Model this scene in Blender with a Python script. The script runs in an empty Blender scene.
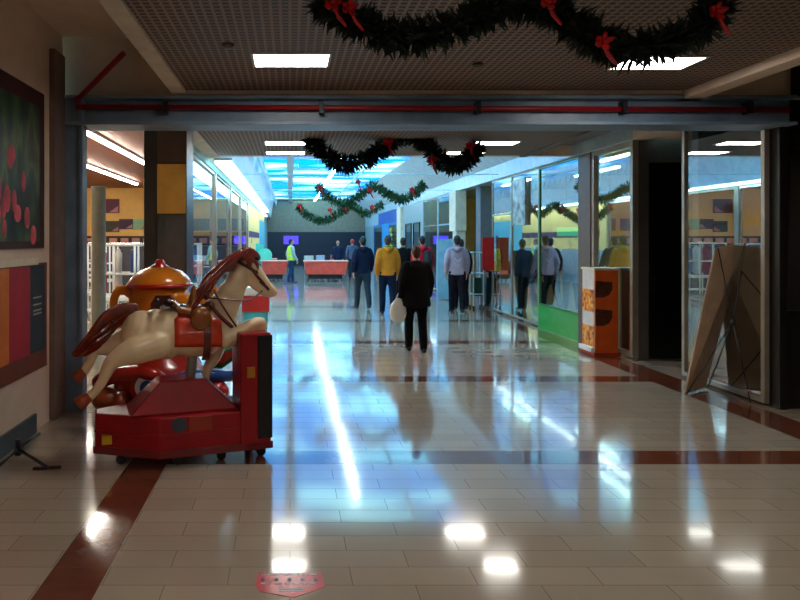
import bpy, bmesh, math, random
from mathutils import Vector, Matrix
random.seed(7)
S = bpy.context.scene
COL = S.collection
PI = math.pi

# ------------------------------------------------------------------ camera
CAMZ = 1.65
F = 640.0
cd = bpy.data.cameras.new('camera'); cam = bpy.data.objects.new('camera', cd); COL.objects.link(cam)
cam.location = (0, 0, CAMZ); cam.rotation_euler = (PI/2, 0, 0)
cd.sensor_width = 36; cd.lens = 28.8; cd.shift_x = 0.1375; cd.shift_y = -0.075
cd.clip_start = 0.05; cd.clip_end = 300
S.camera = cam
S.view_settings.view_transform = 'Standard'; S.view_settings.look = 'None'
S.view_settings.gamma = 1; S.view_settings.use_curve_mapping = False
S.view_settings.exposure = 0.6
S.cycles.max_bounces = 10; S.cycles.transparent_max_bounces = 16
S.cycles.glossy_bounces = 6; S.cycles.diffuse_bounces = 4
S.cycles.sample_clamp_indirect = 6; S.cycles.caustics_reflective = False
S.cycles.use_denoising = True

# ------------------------------------------------------------------ world: bright day with broken cloud
w = bpy.data.worlds.new('sky'); S.world = w; w.use_nodes = True
nt = w.node_tree; nt.nodes.clear()
o = nt.nodes.new('ShaderNodeOutputWorld'); bg = nt.nodes.new('ShaderNodeBackground')
tc = nt.nodes.new('ShaderNodeTexCoord'); nz = nt.nodes.new('ShaderNodeTexNoise'); cr = nt.nodes.new('ShaderNodeValToRGB')
nz.inputs['Scale'].default_value = 4.5; nz.inputs['Detail'].default_value = 4
cr.color_ramp.elements[0].position = .42; cr.color_ramp.elements[0].color = (.03, .46, .80, 1)
cr.color_ramp.elements[1].position = .62; cr.color_ramp.elements[1].color = (.55, .95, 1, 1)
nt.links.new(tc.outputs['Generated'], nz.inputs['Vector']); nt.links.new(nz.outputs['Fac'], cr.inputs['Fac'])
nt.links.new(cr.outputs['Color'], bg.inputs['Color']); bg.inputs['Strength'].default_value = 3.9
nt.links.new(bg.outputs[0], o.inputs[0])
# sky portal in the skylight opening (sampling aid only)
pl = bpy.data.lights.new('sky_portal', 'AREA'); pl.shape = 'RECTANGLE'; pl.size = 4.3; pl.size_y = 27
pl.cycles.is_portal = True
po = bpy.data.objects.new('sky_portal', pl); COL.objects.link(po); po.location = (1.25, 26, 4.25)

PANEL_E = 19.0      # ceiling light panels
TUBE_E = 34.0       # fluorescent tubes

# ------------------------------------------------------------------ materials
def lin(c):
    return tuple(((v/255)/12.92 if v <= 10 else (((v/255)+.055)/1.055)**2.4) for v in c) + (1,)
MATS = {}
def mat(name, c=(128,128,128), rough=.6, metal=0, spec=.5, coat=0, bump=0, bscale=40, var=0, vscale=6):
    if name in MATS: return MATS[name]
    m = bpy.data.materials.new(name); m.use_nodes = True; n = m.node_tree
    p = n.nodes['Principled BSDF']
    p.inputs['Base Color'].default_value = lin(c); p.inputs['Roughness'].default_value = rough
    p.inputs['Metallic'].default_value = metal; p.inputs['Specular IOR Level'].default_value = spec
    p.inputs['Coat Weight'].default_value = coat; p.inputs['Coat Roughness'].default_value = .08
    tcn = n.nodes.new('ShaderNodeTexCoord')
    nn = n.nodes.new('ShaderNodeTexNoise'); nn.inputs['Scale'].default_value = vscale; nn.inputs['Detail'].default_value = 5
    n.links.new(tcn.outputs['Object'], nn.inputs['Vector'])
    v = var or .12
    r = n.nodes.new('ShaderNodeMapRange'); r.inputs['To Min'].default_value = 1-v; r.inputs['To Max'].default_value = 1+v
    r.inputs['From Min'].default_value = .3; r.inputs['From Max'].default_value = .7
    mx = n.nodes.new('ShaderNodeVectorMath'); mx.operation = 'SCALE'; mx.inputs[0].default_value = lin(c)[:3]
    n.links.new(nn.outputs['Fac'], r.inputs['Value']); n.links.new(r.outputs[0], mx.inputs['Scale'])
    n.links.new(mx.outputs[0], p.inputs['Base Color'])
    if bump:
        b = n.nodes.new('ShaderNodeBump'); b.inputs['Strength'].default_value = bump; b.inputs['Distance'].default_value = .01
        n2 = n.nodes.new('ShaderNodeTexNoise'); n2.inputs['Scale'].default_value = bscale
        n.links.new(tcn.outputs['Object'], n2.inputs['Vector']); n.links.new(n2.outputs['Fac'], b.inputs['Height'])
        n.links.new(b.outputs[0], p.inputs['Normal'])
    MATS[name] = m; return m
def emat(name, c, e):
    if name in MATS: return MATS[name]
    m = bpy.data.materials.new(name); m.use_nodes = True; n = m.node_tree; n.nodes.clear()
    o = n.nodes.new('ShaderNodeOutputMaterial'); em = n.nodes.new('ShaderNodeEmission')
    em.inputs[0].default_value = lin(c); em.inputs[1].default_value = e
    n.links.new(em.outputs[0], o.inputs[0]); MATS[name] = m; return m
def glassmat(name, refl, tint=(.9,.95,.95), rough=.01, gc=(.9,.95,.95)):
    if name in MATS: return MATS[name]
    m = bpy.data.materials.new(name); m.use_nodes = True; n = m.node_tree; n.nodes.clear()
    o = n.nodes.new('ShaderNodeOutputMaterial'); mx = n.nodes.new('ShaderNodeMixShader')
    t = n.nodes.new('ShaderNodeBsdfTransparent'); g = n.nodes.new('ShaderNodeBsdfGlossy')
    t.inputs[0].default_value = tint + (1,); g.inputs['Roughness'].default_value = rough; g.inputs[0].default_value = gc + (1,)
    ge = n.nodes.new('ShaderNodeNewGeometry'); dt = n.nodes.new('ShaderNodeVectorMath'); dt.operation = 'DOT_PRODUCT'
    n.links.new(ge.outputs['Incoming'], dt.inputs[0]); n.links.new(ge.outputs['Normal'], dt.inputs[1])
    ab = n.nodes.new('ShaderNodeMath'); ab.operation = 'ABSOLUTE'; n.links.new(dt.outputs['Value'], ab.inputs[0])
    iv = n.nodes.new('ShaderNodeMath'); iv.operation = 'SUBTRACT'; iv.inputs[0].default_value = 1; n.links.new(ab.outputs[0], iv.inputs[1])
    pw = n.nodes.new('ShaderNodeMath'); pw.operation = 'POWER'; pw.inputs[1].default_value = 5; n.links.new(iv.outputs[0], pw.inputs[0])
    mr = n.nodes.new('ShaderNodeMapRange'); mr.inputs['To Min'].default_value = refl
    n.links.new(pw.outputs[0], mr.inputs['Value']); n.links.new(mr.outputs[0], mx.inputs[0])
    n.links.new(t.outputs[0], mx.inputs[1]); n.links.new(g.outputs[0], mx.inputs[2]); n.links.new(mx.outputs[0], o.inputs[0])
    MATS[name] = m; return m

def N(n, t, **k):
    x = n.nodes.new(t)
    for a, b in k.items(): setattr(x, a, b)
    return x
def floor_mat():
    m = bpy.data.materials.new('polished_tile'); m.use_nodes = True; n = m.node_tree; p = n.nodes['Principled BSDF']; L = n.links.new
    tcn = N(n, 'ShaderNodeTexCoord'); sp = N(n, 'ShaderNodeSeparateXYZ'); L(tcn.outputs['Object'], sp.inputs[0])
    br = N(n, 'ShaderNodeTexBrick'); br.offset = .5
    br.inputs['Color1'].default_value = lin((186,170,150)); br.inputs['Color2'].default_value = lin((176,160,142)); br.inputs['Mortar'].default_value = lin((136,122,106))
    br.inputs['Scale'].default_value = 1; br.inputs['Mortar Size'].default_value = .0025; br.inputs['Mortar Smooth'].default_value = .1
    br.inputs['Brick Width'].default_value = .6; br.inputs['Row Height'].default_value = .17
    L(tcn.outputs['Object'], br.inputs['Vector'])
    def rng(sock, c, h):
        a = N(n, 'ShaderNodeMath', operation='SUBTRACT'); L(sock, a.inputs[0]); a.inputs[1].default_value = c
        b = N(n, 'ShaderNodeMath', operation='ABSOLUTE'); L(a.outputs[0], b.inputs[0])
        c2 = N(n, 'ShaderNodeMath', operation='LESS_THAN'); L(b.outputs[0], c2.inputs[0]); c2.inputs[1].default_value = h
        return c2.outputs[0]
    def comb(a, b, op):
        x = N(n, 'ShaderNodeMath', operation=op); L(a, x.inputs[0])
        if isinstance(b, float): x.inputs[1].default_value = b
        else: L(b, x.inputs[1])
        return x.outputs[0]
    l1 = rng(sp.outputs['X'], -1.05, .14); l2 = rng(sp.outputs['X'], 4.42, .2)
    ys = comb(sp.outputs['Y'], 4.86-1.37+2.74*4, 'ADD')
    ys = comb(comb(sp.outputs['Y'], -(4.86-1.37)+2.74*4, 'ADD'), 2.74, 'MODULO')
    cy = rng(ys, 1.37, .15)
    gx = comb(sp.outputs['X'], -1.19, 'GREATER_THAN'); lx = comb(sp.outputs['X'], 4.62, 'LESS_THAN')
    cy = comb(comb(cy, gx, 'MULTIPLY'), lx, 'MULTIPLY')
    band = comb(comb(l1, l2, 'MAXIMUM'), cy, 'MAXIMUM')
    nz = N(n, 'ShaderNodeTexNoise'); nz.inputs['Scale'].default_value = 9; nz.inputs['Detail'].default_value = 6
    L(tcn.outputs['Object'], nz.inputs['Vector'])
    cb = N(n, 'ShaderNodeValToRGB'); cb.color_ramp.elements[0].color = lin((96,48,34)); cb.color_ramp.elements[1].color = lin((132,74,52))
    L(nz.outputs['Fac'], cb.inputs['Fac'])
    mx = N(n, 'ShaderNodeMix', data_type='RGBA'); L(band, mx.inputs[0]); L(br.outputs['Color'], mx.inputs[6]); L(cb.outputs[0], mx.inputs[7])
    mr = N(n, 'ShaderNodeMapRange'); mr.inputs['To Min'].default_value = .82; mr.inputs['To Max'].default_value = 1.1
    nz2 = N(n, 'ShaderNodeTexNoise'); nz2.inputs['Scale'].default_value = 1.3; nz2.inputs['Detail'].default_value = 6; L(tcn.outputs['Object'], nz2.inputs['Vector'])
    L(nz2.outputs['Fac'], mr.inputs['Value'])
    sc = N(n, 'ShaderNodeVectorMath', operation='SCALE'); L(mx.outputs[2], sc.inputs[0]); L(mr.outputs[0], sc.inputs['Scale']); L(sc.outputs[0], p.inputs['Base Color'])
    p.inputs['Roughness'].default_value = .12; p.inputs['Specular IOR Level'].default_value = .6
    p.inputs['Coat Weight'].default_value = .45; p.inputs['Coat Roughness'].default_value = .05
    nb = N(n, 'ShaderNodeTexNoise'); nb.inputs['Scale'].default_value = 7; nb.inputs['Detail'].default_value = 2; L(tcn.outputs['Object'], nb.inputs['Vector'])
    b1 = N(n, 'ShaderNodeBump'); b1.inputs['Strength'].default_value = .3; b1.inputs['Distance'].default_value = .0009; L(nb.outputs['Fac'], b1.inputs['Height'])
    b2 = N(n, 'ShaderNodeBump'); b2.inputs['Strength'].default_value = .5; b2.inputs['Distance'].default_value = .001; b2.invert = True
    L(br.outputs['Fac'], b2.inputs['Height']); L(b1.outputs[0], b2.inputs['Normal'])
    L(b2.outputs[0], p.inputs['Normal']); L(b2.outputs[0], p.inputs['Coat Normal'])
    return m
def grid_mat():
    m = bpy.data.materials.new('open_grid_ceiling'); m.use_nodes = True; n = m.node_tree; p = n.nodes['Principled BSDF']; L = n.links.new
    tcn = N(n, 'ShaderNodeTexCoord'); br = N(n, 'ShaderNodeTexBrick'); br.offset = 0
    br.inputs['Color1'].default_value = lin((58,48,42)); br.inputs['Color2'].default_value = lin((66,54,46)); br.inputs['Mortar'].default_value = lin((150,124,104))
    br.inputs['Scale'].default_value = 1; br.inputs['Mortar Size'].default_value = .011; br.inputs['Brick Width'].default_value = .06; br.inputs['Row Height'].default_value = .06
    L(tcn.outputs['Object'], br.inputs['Vector']); L(br.outputs['Color'], p.inputs['Base Color']); p.inputs['Roughness'].default_value = .6
    b = N(n, 'ShaderNodeBump'); b.inputs['Distance'].default_value = .02; L(br.outputs['Fac'], b.inputs['Height']); L(b.outputs[0], p.inputs['Normal'])
    return m
def slat_mat():
    m = bpy.data.materials.new('rust_slat_ceiling'); m.use_nodes = True; n = m.node_tree; p = n.nodes['Principled BSDF']; L = n.links.new
    tcn = N(n, 'ShaderNodeTexCoord'); wv = N(n, 'ShaderNodeTexWave', wave_type='BANDS', bands_direction='Y'); wv.inputs['Scale'].default_value = 1.6; wv.inputs['Distortion'].default_value = .3
    cr = N(n, 'ShaderNodeValToRGB'); cr.color_ramp.elements[0].color = lin((96,44,22)); cr.color_ramp.elements[1].color = lin((150,76,36))
    L(tcn.outputs['Object'], wv.inputs['Vector']); L(wv.outputs['Fac'], cr.inputs['Fac']); L(cr.outputs[0], p.inputs['Base Color'])
    return m
def blotch_mat(name, cols, scale=3, stretch=(1,1,1)):
    m = bpy.data.materials.new(name); m.use_nodes = True; n = m.node_tree; p = n.nodes['Principled BSDF']; L = n.links.new
    tcn = N(n, 'ShaderNodeTexCoord'); mp = N(n, 'ShaderNodeMapping'); mp.inputs['Scale'].default_value = stretch
    nz = N(n, 'ShaderNodeTexNoise'); nz.inputs['Scale'].default_value = scale; nz.inputs['Detail'].default_value = 3
    cr = N(n, 'ShaderNodeValToRGB'); e = cr.color_ramp.elements
    e[0].position = .3; e[0].color = lin(cols[0]); e[1].position = .7; e[1].color = lin(cols[-1])
    for i, c in enumerate(cols[1:-1]):
        x = e.new(.3+.4*(i+1)/(len(cols)-1)); x.color = lin(c)
    L(tcn.outputs['Object'], mp.inputs[0]); L(mp.outputs[0], nz.inputs['Vector']); L(nz.outputs['Fac'], cr.inputs['Fac']); L(cr.outputs[0], p.inputs['Base Color'])
    p.inputs['Roughness'].default_value = .35
    return m

def roof_mat():
    """translucent roof sheets: clear-white and blue ones in rows, daylight comes through them"""
    m = bpy.data.materials.new('translucent_roof_sheet'); m.use_nodes = True; n = m.node_tree; n.nodes.clear(); L = n.links.new
    o = N(n, 'ShaderNodeOutputMaterial'); t = N(n, 'ShaderNodeBsdfTranslucent'); tr = N(n, 'ShaderNodeBsdfTransparent'); mx = N(n, 'ShaderNodeMixShader')
    tcn = N(n, 'ShaderNodeTexCoord'); mp = N(n, 'ShaderNodeMapping'); mp.inputs['Scale'].default_value = (.35, .8, 1)
    nz = N(n, 'ShaderNodeTexNoise'); nz.inputs['Scale'].default_value = 1; nz.inputs['Detail'].default_value = 1
    cr = N(n, 'ShaderNodeValToRGB'); cr.color_ramp.interpolation = 'LINEAR'
    cr.color_ramp.elements[0].position = .50; cr.color_ramp.elements[0].color = (.004, .19, .50, 1)
    cr.color_ramp.elements[1].position = .60; cr.color_ramp.elements[1].color = (.8, .95, .9, 1)
    L(tcn.outputs['Object'], mp.inputs[0]); L(mp.outputs[0], nz.inputs['Vector']); L(nz.outputs['Fac'], cr.inputs['Fac'])
    L(cr.outputs[0], t.inputs[0]); L(cr.outputs[0], tr.inputs[0]); mx.inputs[0].default_value = .25
    L(t.outputs[0], mx.inputs[1]); L(tr.outputs[0], mx.inputs[2]); L(mx.outputs[0], o.inputs[0])
    return m

plaster = mat('plaster', (232,212,192), .8, var=.06)
plaster_wall = mat('plaster_wall', (222,202,184), .75, var=.05)
steel = mat('blue_grey_steel', (120,142,164), .4, .0, var=.25, vscale=3)
redpaint = mat('red_pipe_paint', (150,16,22), .4)
white = mat('white_paint', (225,228,226), .5)
cream = mat('cream_paint', (226,214,190), .6)
alu = mat('beige_aluminium', (170,160,146), .35, .5)
dark = mat('dark_panel', (26,22,20), .35)
brown = mat('brown_panel', (92,52,34), .4)
yellow = mat('yellow_wall_paint', (248,204,122), .7, var=.04)
palefascia = mat('pale_blue_fascia', (176,200,210), .3)
teal = mat('turquoise_paint', (70,190,205), .35)
glassR = glassmat('reflective_shop_glass', .5)
glassL = glassmat('clear_shop_glass', .10)
glassSky = glassmat('blue_tinted_skylight_glass', .05, (.75,.93,1))
black = mat('black_plastic', (18,18,20), .4)
chrome = mat('chrome', (200,200,200), .15, 1)
panelE = emat('panel_light', (255,250,240), PANEL_E)
tubeE = emat('tube_light', (255,250,235), TUBE_E)
coveE = emat('cove_tube_light', (190,240,255), 7)

# ------------------------------------------------------------------ mesh helpers
def box(bm, x0, x1, y0, y1, z0, z1):
    vs = [bm.verts.new(p) for p in ((x0,y0,z0),(x1,y0,z0),(x1,y1,z0),(x0,y1,z0),(x0,y0,z1),(x1,y0,z1),(x1,y1,z1),(x0,y1,z1))]
    for f in ((0,3,2,1),(4,5,6,7),(0,1,5,4),(1,2,6,5),(2,3,7,6),(3,0,4,7)): bm.faces.new([vs[i] for i in f])
def chain(bm, pts, rads, lat=(1,0,0), seg=14, caps=True, ck=1.0):
    pts = [Vector(p) for p in pts]; rads = [(r, r) if not isinstance(r, (tuple, list)) else r for r in rads]
    lat = Vector(lat); rings = []
    def frame(t):
        e1 = lat - lat.dot(t)*t
        if e1.length < .05: e1 = Vector((0,1,.01)) - Vector((0,1,.01)).dot(t)*t
        e1.normalize(); return e1, t.cross(e1)
    n = len(pts)
    for i, p in enumerate(pts):
        t = (pts[min(i+1,n-1)] - pts[max(i-1,0)]).normalized()
        e1, e2 = frame(t); a, b = rads[i]
        if i == 0 and caps:
            for k in (1.35, .9, .45): rings.append((p - t*ck*min(a,b)*math.sin(k), e1, e2, a*math.cos(k), b*math.cos(k)))
        rings.append((p, e1, e2, a, b))
        if i == n-1 and caps:
            for k in (.45, .9, 1.35): rings.append((p + t*ck*min(a,b)*math.sin(k), e1, e2, a*math.cos(k), b*math.cos(k)))
    prev = None; first = None
    for (p, e1, e2, a, b) in rings:
        r = [bm.verts.new(p + e1*a*math.cos(2*PI*j/seg) + e2*b*math.sin(2*PI*j/seg)) for j in range(seg)]
        if prev:
            for j in range(seg): bm.faces.new((prev[j], prev[(j+1)%seg], r[(j+1)%seg], r[j]))
        else: first = r
        prev = r
    bm.faces.new(list(reversed(first))); bm.faces.new(prev)
def smoothpath(pts, k=4):
    P = [Vector(p) for p in pts]; out = []
    for i in range(len(P)-1):
        p0 = P[max(i-1,0)]; p1 = P[i]; p2 = P[i+1]; p3 = P[min(i+2,len(P)-1)]
        for j in range(k):
            t = j/k
            out.append(.5*((2*p1)+(p2-p0)*t+(2*p0-5*p1+4*p2-p3)*t*t+(3*p1-p0-3*p2+p3)*t**3))
    out.append(P[-1]); return out
def cyl(bm, p, q, r, seg=12, r2=None): chain(bm, [p, q], [r, r if r2 is None else r2], seg=seg, caps=False)
def ell(bm, c, r, rot=None, u=16, v=10):
    M = Matrix.Translation(Vector(c)) @ (rot.to_4x4() if rot else Matrix()) @ Matrix.Diagonal((r[0], r[1], r[2], 1))
    bmesh.ops.create_uvsphere(bm, u_segments=u, v_segments=v, radius=1, matrix=M)
def lathe(bm, prof, c=(0,0,0), seg=28):
    prev = None
    for (r, z) in prof:
        ring = [bm.verts.new((c[0]+r*math.cos(2*PI*j/seg), c[1]+r*math.sin(2*PI*j/seg), c[2]+z)) for j in range(seg)]
        if prev:
            for j in range(seg): bm.faces.new((prev[j], prev[(j+1)%seg], ring[(j+1)%seg], ring[j]))
        else: bm.faces.new(list(reversed(ring)))
        prev = ring
    bm.faces.new(prev)
def prism(bm, poly, axis, a0, a1):
    """extrude 2-D polygon; axis 'x': poly=(y,z); 'y': poly=(x,z); 'z': poly=(x,y)"""
    def P(p, a): return (a,p[0],p[1]) if axis == 'x' else ((p[0],a,p[1]) if axis == 'y' else (p[0],p[1],a))
    A = [bm.verts.new(P(p,a0)) for p in poly]; B = [bm.verts.new(P(p,a1)) for p in poly]
    n = len(poly); bm.faces.new(A); bm.faces.new(list(reversed(B)))
    for i in range(n): bm.faces.new((A[i], B[i], B[(i+1)%n], A[(i+1)%n]))
def obj(name, bm, m, parent=None, smooth=False, bevel=0, label=None):
    bmesh.ops.recalc_face_normals(bm, faces=bm.faces)
    me = bpy.data.meshes.new(name); bm.to_mesh(me); bm.free()
    me.materials.append(m)
    if smooth:
        for f in me.polygons: f.use_smooth = True
    ob = bpy.data.objects.new(name, me); COL.objects.link(ob)
    if parent: ob.parent = parent
    if bevel:
        b = ob.modifiers.new('bevel', 'BEVEL'); b.width = bevel; b.segments = 2; b.limit_method = 'ANGLE'
    if label: ob['label'] = label
    return ob
def fuse(name, bm, m, parent=None, voxel=.015, sm=4, label=None):
    """union overlapping closed volumes into one continuous surface"""
    bmesh.ops.recalc_face_normals(bm, faces=bm.faces)
    me = bpy.data.meshes.new(name); bm.to_mesh(me); bm.free()
    t = bpy.data.objects.new(name+'_t', me); COL.objects.link(t)
    r = t.modifiers.new('r', 'REMESH'); r.mode = 'VOXEL'; r.voxel_size = voxel; r.use_smooth_shade = True
    if sm:
        s = t.modifiers.new('s', 'SMOOTH'); s.factor = .5; s.iterations = sm
    dg = bpy.context.evaluated_depsgraph_get(); dg.update()
    nm = bpy.data.meshes.new_from_object(t.evaluated_get(dg))
    bpy.data.objects.remove(t); bpy.data.meshes.remove(me)
    nm.name = name; nm.materials.clear(); nm.materials.append(m)
    for f in nm.polygons: f.use_smooth = True
    ob = bpy.data.objects.new(name, nm); COL.objects.link(ob)
    if parent: ob.parent = parent
    if label: ob['label'] = label
    return ob
def B(): return bmesh.new()
def tag(o, label, cat, group=None):
    o['label'] = label; o['category'] = cat
    if group: o['group'] = group
    return o
def thing(name, label, cat, loc=(0,0,0), rz=0, group=None):
    o = bpy.data.objects.new(name, None); COL.objects.link(o); o.empty_display_size = .1
    o.location = loc; o.rotation_euler = (0,0,rz); return tag(o, label, cat, group)
def struct(name, boxes, m, parent=None, bevel=0):
    bm = B()
    for b in boxes: box(bm, *b)
    o = obj(name, bm, m, parent, bevel=bevel)
    if not parent: o['kind'] = 'structure'
    return o
def boxes_obj(name, boxes, m, parent=None, bevel=0, label=None):
    bm = B()
    for b in boxes: box(bm, *b)
    return obj(name, bm, m, parent, bevel=bevel, label=label)
_tn = [0]; _wn = [0]
def trim(boxes, m, bevel=0):
    _tn[0] += 1; return struct('trim_%d' % _tn[0], boxes, m, bevel=bevel)
def P(px, py, d):                      # point at depth d seen at a photo pixel
    return Vector(((px-290)/F*d, d, CAMZ-(py-240)/F*d))

# ------------------------------------------------------------------ setting
struct('floor', [(-12,14,-4,46,-.1,0)], floor_mat())
GRID = grid_mat()
struct('ceiling', [(-.99,3.76,-4,6.12,3.08,3.14)], GRID)
struct('ceiling', [(-1.2,3.8,6.5,10.6,3.05,3.11)], GRID)
# roof slab over the near hall and strips beside the grid
struct('ceiling', [(-3,8,-4,6.6,3.62,3.8)], plaster)
trim([(-1.13,-.99,-4,6.12,3.05,3.62)], cream, .006)
trim([(3.76,3.94,-4,6.2,3.0,3.62)], plaster, .006)
trim([(-1.13,3.78,6.12,6.26,3.045,3.62)], plaster)
trim([(4.85,8,-4,6.2,3.02,3.62)], dark)
struct('wall_left', [(-2.4,-2.2,-4,6.2,0,3.62)], plaster_wall)
trim([(-2.2,-2.15,5.85,6.12,0,3.4)], mat('brown_pilaster', (120,100,92), .7))
struct('baseboard_left', [(-2.2,-2.175,-4,5.5,0,.16)], mat('glossy_blue_skirting', (70,92,106), .1, .3))
struct('wall_right', [(8,8.2,-4,9,0,3.62)], dark)
struct('wall_back', [(-2.3,8.2,-4.2,-4,0,3.62)], plaster_wall)
# bulkhead above the beam
trim([(-2.3,8,6.26,6.5,3.03,3.8)], plaster_wall)
# steel beam across the hall (I section)
trim([(-2.2,4.84,6.1,6.46,3.0,3.035),(-2.2,4.84,6.1,6.46,2.75,2.78),(-2.2,4.84,6.2,6.24,2.78,3.0)], steel, .004)
# left steel column (H section) and right dark column
trim([(-2.2,-2.17,6.14,6.28,0,3.02),(-2.02,-1.99,6.14,6.28,0,3.02),(-2.17,-2.02,6.17,6.21,0,3.02)], steel, .004)
trim([(4.76,4.84,6.22,6.36,0,3.02)], dark, .006)
# store front wall beside the right column, facing the camera
struct('wall_front', [(4.84,8,6.26,6.4,0,.9),(4.84,8,6.26,6.4,2.6,3.02),(6.4,8,6.26,6.4,.9,2.6)], dark)

def window(x0, x1, y0, y1, z0, z1, m, fm, fw=.05, rails=()):
    """framed glass pane; flat along whichever horizontal axis is longer"""
    _wn[0] += 1
    bm = B(); alongx = (x1-x0) > (y1-y0)
    if alongx:
        box(bm, x0, x0+fw, y0, y1, z0, z1); box(bm, x1-fw, x1, y0, y1, z0, z1)
        box(bm, x0+fw, x1-fw, y0, y1, z0, z0+fw); box(bm, x0+fw, x1-fw, y0, y1, z1-fw, z1)
        for r in rails: box(bm, x0+fw, x1-fw, y0, y1, r, r+.04)
    else:
        box(bm, x0, x1, y0, y0+fw, z0, z1); box(bm, x0, x1, y1-fw, y1, z0, z1)
        box(bm, x0, x1, y0+fw, y1-fw, z0, z0+fw); box(bm, x0, x1, y0+fw, y1-fw, z1-fw, z1)
        for r in rails: box(bm, x0, x1, y0+fw, y1-fw, r, r+.04)
    o = obj('window_%d' % _wn[0], bm, fm); o['kind'] = 'structure'
    bm = B()
    if alongx:
        y = (y0+y1)/2; vs = [(x0+fw,y,z0+fw),(x1-fw,y,z0+fw),(x1-fw,y,z1-fw),(x0+fw,y,z1-fw)]
    else:
        x = (x0+x1)/2; vs = [(x,y0+fw,z0+fw),(x,y1-fw,z0+fw),(x,y1-fw,z1-fw),(x,y0+fw,z1-fw)]
    bm.faces.new([bm.verts.new(v) for v in vs])
    obj('window_pane', bm, m, o)
    return o
window(4.84,6.4,6.3,6.34,.9,2.6, glassR, dark)

# right side: shop front line at x = 4.72
window(4.70,4.75,6.34,7.68,0.03,3.02, glassR, alu)
struct('wall_booth', [(4.9,6.9,7.68,7.8,0,3.02),(6.9,7.0,6.45,7.8,0,3.02)], dark)
struct('wall_recess', [(4.78,4.93,8.8,8.9,0,3.05),(5.45,6.9,8.8,8.9,0,3.05),(4.93,5.45,8.8,8.9,2.72,3.05),(6.9,7.0,7.8,8.9,0,3.05)], mat('grey_surround', (84,78,74), .5))
d1 = struct('door_1', [(4.95,5.43,8.83,8.87,0.01,2.72)], mat('black_door', (14,12,11), .3), bevel=.005)
boxes_obj('door_handle', [(5.0,5.02,8.78,8.83,.95,1.15)], chrome, d1)
window(4.70,4.78,8.78,9.98,.03,3.02, glassR, alu, .07)
trim([(4.68,4.84,9.98,10.4,0,3.02)], mat('brown_post', (96,78,66), .5), .006)
greenf = mat('green_frame', (44,112,48), .4)
window(4.70,4.74,10.4,12.1,.42,3.02, glassR, greenf, .04)
trim([(4.69,4.76,10.4,12.1,.0,.42)], mat('bright_green_film', (40,150,66), .15))
window(4.70,4.74,12.1,13.6,.03,3.02, glassR, alu, .035)
window(4.70,4.74,13.6,14.9,.03,3.02, glassR, alu, .035, (2.2,))
trim([(4.85,5.35,16.3,16.7,0,3.02)], mat('grey_pillar', (104,108,116), .6), .01)
trim([(4.6,4.85,17.7,18.1,0,2.0)], cream, .01)
trim([(4.55,4.85,17.6,18.3,1.9,3.02)], cream, .01)
window(4.70,4.74,18.3,20.4,.03,3.02, glassR, palefascia, .05, (2.1,))
window(4.70,4.74,20.4,22.5,.03,3.02, glassR, alu, .05, (2.1,))
trim([(4.68,4.9,22.5,26.4,0,3.02)], mat('pale_grey_shopfront', (150,168,176), .35), .01)
window(4.64,4.68,23.0,24.2,.1,2.3, glassR, dark, .05)
window(4.64,4.68,24.6,25.8,.1,2.3, glassR, dark, .05)
trim([(4.55,4.9,26.4,27.3,0,3.02)], cream, .01)
trim([(4.7,4.9,27.3,34,2.45,3.02)], mat('deep_blue_fascia', (24,84,176), .4), .01)
window(4.70,4.74,27.3,30.5,.03,2.45, glassR, mat('blue_frame', (30,120,190), .4), .12)
trim([(4.7,4.9,30.5,32.6,0,2.45)], mat('sky_blue_panel', (44,150,214), .4), .01)
window(4.70,4.74,32.6,36,.03,2.45, glassR, mat('blue_frame'), .14)
trim([(4.7,4.9,34,40,2.45,3.02)], palefascia)
trim([(4.7,4.9,36,40,0,2.45)], mat('pale_grey_shopfront'))
# fascia and soffit above the right shops
trim([(4.66,4.95,8.7,40,3.02,3.34)], palefascia, .01)
trim([(4.66,7,6.5,8.7,3.02,3.34)], plaster)
trim([(3.8,4.66,6.5,10.6,3.22,3.3),(3.8,3.9,6.5,10.6,3.02,3.22)], mat('soffit_grey', (120,112,106), .6))
# sloping pale wall of the roof light, right side
bm = B(); prism(bm, [(4.7,3.3),(4.8,3.3),(3.75,4.2),(3.65,4.15)], 'y', 10.6, 40); o = obj('wall_slope', bm, mat('pale_slope', (206,220,224), .5)); o['kind'] = 'structure'
# left side of the roof light
bm = B(); prism(bm, [(-1.3,3.07),(-1.18,3.07),(-1.0,4.2),(-1.12,4.2)], 'y', 10.6, 40); o = obj('wall_slope', bm, white); o['kind'] = 'structure'
trim([(-2.3,4.9,10.6,10.75,3.05,4.3)], plaster)
# roof light: beams, glazing bars, glass
_wn[0] += 1
sk = struct('window_%d' % _wn[0], [(-1.1,3.8,y,y+.07,4.12,4.2) for y in [10.8+2.92*i for i in range(11)]] +
            [(x,x+.07,10.75,40,4.12,4.18) for x in (-1.1,2.6,3.73)] + [(-.1,.12,10.75,40,4.0,4.18)], mat('white_roof_beam', (220,232,236), .4))
bm = B(); bm.faces.new([bm.verts.new(v) for v in ((-1.1,10.75,4.19),(3.8,10.75,4.19),(3.8,40,4.19),(-1.1,40,4.19))])
obj('window_pane', bm, roof_mat(), sk)
# serrated white edge truss
bm = B(); box(bm, -.86,-.80,10.8,40,4.0,4.05)
for i in range(60):
    y = 10.9+i*.48; prism(bm, [(y,4.0),(y+.4,4.0),(y+.2,3.72)], 'x', -.85, -.82)
o = obj('trim_truss', bm, white); o['kind'] = 'structure'
# end of the mall
struct('wall_end', [(-3,8,40,40.2,2.15,4.3),(-3,8,40.3,40.5,0,2.15)], mat('end_wall_cream', (150,130,108), .7))
struct('wall_end_shop', [(-1.4,4.7,39.9,40.0,0,2.15)], mat('dark_shopfront', (26,30,44), .3))
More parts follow.
